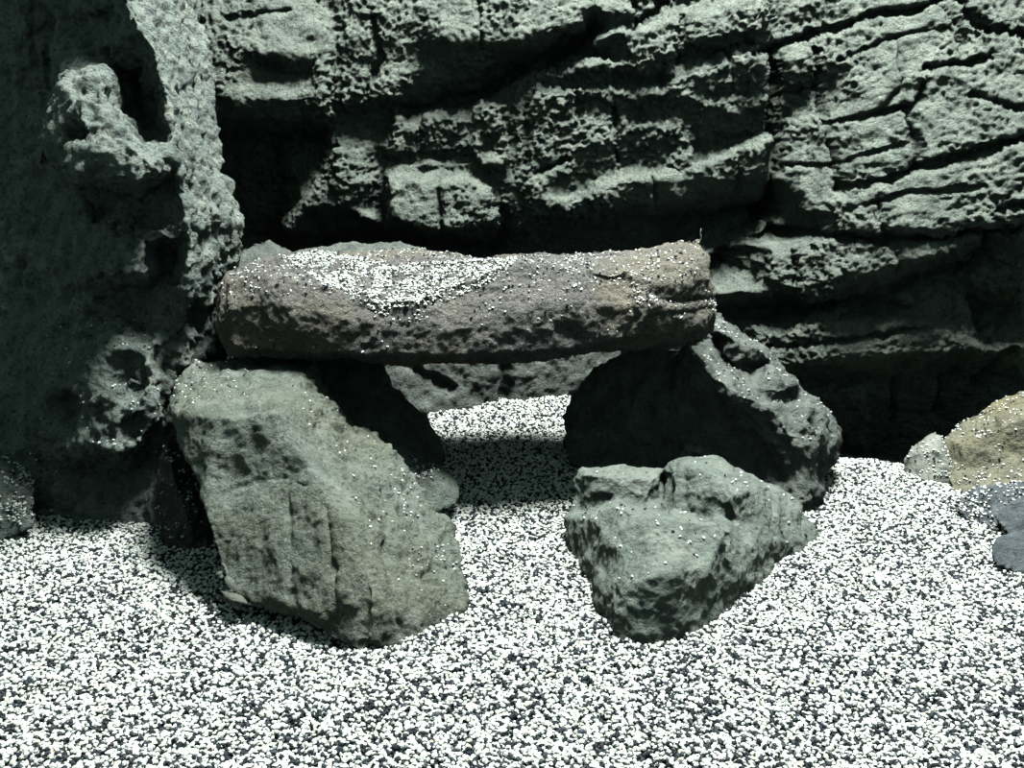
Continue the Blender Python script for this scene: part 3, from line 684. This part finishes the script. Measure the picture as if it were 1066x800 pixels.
rock('pebble', 'small grey-green pebble half sunk in gravel right of the tilted olive boulder', 'pebble', M_OLIVE,
     [(488, 640, 0.772), (492, 631, 0.778), (498, 624, 0.783), (507, 625, 0.783), (515, 631, 0.778), (520, 641, 0.77), (516, 654, 0.752), (500, 656, 0.75), (490, 650, 0.757)],
     [[(496, 636, 0.768), (508, 637, 0.766)], [(500, 646, 0.757), (512, 646, 0.758)]], [[(504, 640, 0.80)]], voxel=0.0012, smooth=2, noise=[(60, 0.0012, 241, 'n'), (160, 0.0005, 242, 'n')])
rock('pebble', 'tiny grey pebble nearly covered by gravel at the tilted boulder foot', 'pebble', M_OLIVE,
     [(477, 650, 0.757), (484, 645, 0.762), (492, 645, 0.762), (496, 651, 0.755), (492, 660, 0.744), (480, 660, 0.744)],
     [[(482, 650, 0.750), (490, 651, 0.749)]], [[(487, 652, 0.775)]], voxel=0.001, smooth=2, noise=[(80, 0.0008, 243, 'n')])
rock('rock', 'low grey rock at the left edge below the pillar, strewn with gravel', 'rock', M_PILLAR,
     [(-70, 470, 0.99), (-30, 466, 1.0), (0, 471, 1.0), (15, 480, 0.995), (30, 496, 0.985), (38, 518, 0.965), (34, 548, 0.935), (0, 566, 0.92), (-70, 566, 0.92)],
     [[(-40, 490, 0.96), (0, 494, 0.955), (18, 508, 0.95)], [(-40, 525, 0.94), (0, 528, 0.935), (20, 535, 0.935)]], [[(-20, 515, 1.06)]], voxel=0.0018, smooth=3, noise=[(30, 0.004, 251, 'n'), (90, 0.002, 252, 'n')])
rock('rock', 'black rough rock wedged between the pillar and the tilted olive boulder', 'rock', M_ROUGH,
     [(162, 520, 0.96), (166, 480, 0.98), (174, 458, 0.99), (190, 462, 0.99), (205, 490, 0.985), (225, 520, 0.97), (236, 560, 0.95), (228, 588, 0.92), (200, 590, 0.91), (164, 578, 0.92)],
     [[(176, 478, 0.95), (184, 510, 0.935), (196, 545, 0.925)], [(200, 515, 0.945), (212, 548, 0.935)]], [[(195, 530, 1.06)]], voxel=0.0018, smooth=2, noise=[(30, 0.005, 261, 'n'), (80, 0.004, 262, 'n'), (160, 0.0016, 263, 'n')], pits=[(60, 0.004, 264, 0.4)])

# ------------------------------------------------------------------ gravel: black and white grains nobody could count
_p = (1 + 5 ** 0.5) / 2
ICO = np.array([(-1, _p, 0), (1, _p, 0), (-1, -_p, 0), (1, -_p, 0), (0, -1, _p), (0, 1, _p), (0, -1, -_p), (0, 1, -_p), (_p, 0, -1), (_p, 0, 1), (-_p, 0, -1), (-_p, 0, 1)]) / math.hypot(1, _p)
ICF = np.array([(0, 11, 5), (0, 5, 1), (0, 1, 7), (0, 7, 10), (0, 10, 11), (1, 5, 9), (5, 11, 4), (11, 10, 2), (10, 7, 6), (7, 1, 8), (3, 9, 4), (3, 4, 2), (3, 2, 6), (3, 6, 8), (3, 8, 9), (4, 9, 5), (2, 4, 11), (6, 2, 10), (8, 6, 7), (9, 8, 1)])

def grains(name, pos, size, label, rng):
    n = len(pos)
    ax = size[:, None] * 0.5 * np.stack([rng.uniform(0.95, 1.6, n), rng.uniform(0.75, 1.05, n), rng.uniform(0.6, 0.95, n)], 1)
    v = ICO[None] * (1 + rng.uniform(-0.22, 0.22, (n, 12, 1))) * ax[:, None, :]
    a = rng.uniform(0, 2 * np.pi, n); b = rng.normal(0, 0.5, n)
    ca, sa, cb, sb = np.cos(a), np.sin(a), np.cos(b), np.sin(b)
    x, y, z = v[..., 0], v[..., 1], v[..., 2]
    x, z = x * cb[:, None] - z * sb[:, None], x * sb[:, None] + z * cb[:, None]
    x, y = x * ca[:, None] - y * sa[:, None], x * sa[:, None] + y * ca[:, None]
    co = np.stack([x, y, z], -1) + pos[:, None, :]
    f = (ICF[None] + (np.arange(n) * 12)[:, None, None]).reshape(-1, 3)
    o = link(name, mesh_np(co.reshape(-1, 3), f), M_GRAVEL, smooth=False)
    return tag(o, label, 'gravel', kind='stuff')

rng = np.random.default_rng(21)
sp = 0.0029
X, Y = np.meshgrid(np.arange(-0.95, 0.95, sp), np.arange(0.42, 1.34, sp * 0.95))
X = (X + rng.uniform(-0.5, 0.5, X.shape) * sp).ravel(); Y = (Y + rng.uniform(-0.5, 0.5, Y.shape) * sp).ravel()
Z = floor_z(X, Y)
px, py = project(np.stack([X, Y, Z], 1))
jz = np.abs(gz) < 0.04                       # keep the grains in front of the wall and out of the pillar
wall_y = WALL_D - H[jz].max(0) + 0.01
k = (Y < np.interp(X, gx, wall_y)) & ~((X < -0.36) & (Y > 1.06)) & (px > -260) & (px < 1330) & (py < 1000)
X, Y, Z = X[k], Y[k], Z[k]
sz = 0.0036 * rng.uniform(0.7, 1.25, len(X))
grains('gravel', np.stack([X, Y, Z + rng.uniform(-0.0008, 0.0012, len(X))], 1), sz, 'bed of fine black and white gravel covering the tank floor', rng)

def strew(o, name, label, regions, seed, grain=0.0025):
    """grains lying on a stone: regions are (pixel polygon, share kept, least upward tilt)"""
    rng = np.random.default_rng(seed)
    co = get_co(o.data); no = get_no(o.data); px, py = project(co)
    vd = co - CAM; facing = (no * vd).sum(1) < 0
    clump = fbm(co * 45, seed, 2)
    keep = np.zeros(len(co), bool)
    for poly, share, tilt in regions:
        pr = share * np.clip(0.75 + 1.6 * clump, 0.05, 2.0)
        keep |= in_poly(px, py, poly) & facing & (no[:, 2] > tilt) & (rng.random(len(co)) < pr)
    c = co[keep]; nn = no[keep]
    if len(c) == 0: return
    sz = grain * rng.uniform(0.6, 1.3, len(c))
    grains(name, c + nn * (sz * 0.22)[:, None], sz, label, rng)

strew(slab, 'gravel', 'gravel grains strewn over the top of the flat stone', [
    ([(315, 258), (420, 275), (540, 268), (520, 290), (470, 312), (400, 330), (340, 300), (300, 270)], 0.55, 0.35),
    ([(230, 260), (740, 250), (740, 300), (230, 310)], 0.06, 0.5),
    ([(380, 300), (470, 290), (450, 335), (390, 345)], 0.08, 0.2), ([(660, 300), (745, 300), (745, 340), (660, 330)], 0.16, 0.25),
    ([(250, 355), (410, 350), (410, 378), (250, 378)], 0.035, -0.3), ([(480, 270), (680, 270), (680, 350), (480, 350)], 0.02, 0.1)], 31, 0.0023)
strew(left_boulder, 'gravel', 'gravel grains caught on the tilted olive boulder', [
    ([(180, 370), (260, 370), (260, 420), (180, 420)], 0.03, 0.3), ([(300, 400), (360, 400), (490, 590), (480, 640), (400, 600)], 0.012, 0.4),
    ([(400, 490), (440, 490), (470, 600), (430, 600)], 0.03, 0.5)], 32, 0.0019)
strew(rback, 'gravel', 'gravel grains caught on the jagged dark boulder', [([(715, 325), (885, 325), (885, 500), (780, 440), (715, 375)], 0.035, 0.6)], 33)
strew(rfront, 'gravel', 'gravel grains caught on the craggy pale boulder', [([(590, 470), (860, 470), (860, 640), (590, 640)], 0.006, 0.6)], 34)
strew(pillar, 'gravel', 'gravel grains caught in the hollows of the rock pillar', [([(80, 400), (170, 400), (170, 480), (80, 480)], 0.09, 0.3), ([(0, 470), (60, 470), (60, 550), (0, 550)], 0.10, 0.3), ([(40, 330), (170, 330), (170, 400), (40, 400)], 0.02, 0.5)], 35)
for nm, lab, reg, sd in (('rock', 'gravel grains strewn over the yellowish rock', [([(960, 400), (1180, 400), (1180, 505), (960, 505)], 0.07, 0.35)], 36),
                         ('stone.001', 'gravel grains strewn over the small pale grey stone', [([(930, 440), (1010, 440), (1010, 500), (930, 500)], 0.09, 0.3)], 37),
                         ('stone.002', 'gravel grains strewn over the uppermost blue-grey stone', [([(980, 495), (1070, 495), (1070, 545), (980, 545)], 0.16, 0.3)], 38),
                         ('rock.001', 'gravel grains strewn over the low rock at the left edge', [([(-20, 470), (45, 470), (45, 550), (-20, 550)], 0.2, 0.3)], 39),
                         ('rock.002', 'gravel grains caught on the black rough rock', [([(160, 455), (235, 455), (235, 560), (160, 560)], 0.06, 0.3)], 40),
                         ('stone', 'gravel grains on the small green-grey stone', [([(425, 475), (470, 475), (470, 500), (425, 500)], 0.2, 0.2)], 41)):
    strew(ROCKS[nm], 'gravel', lab, reg, sd)
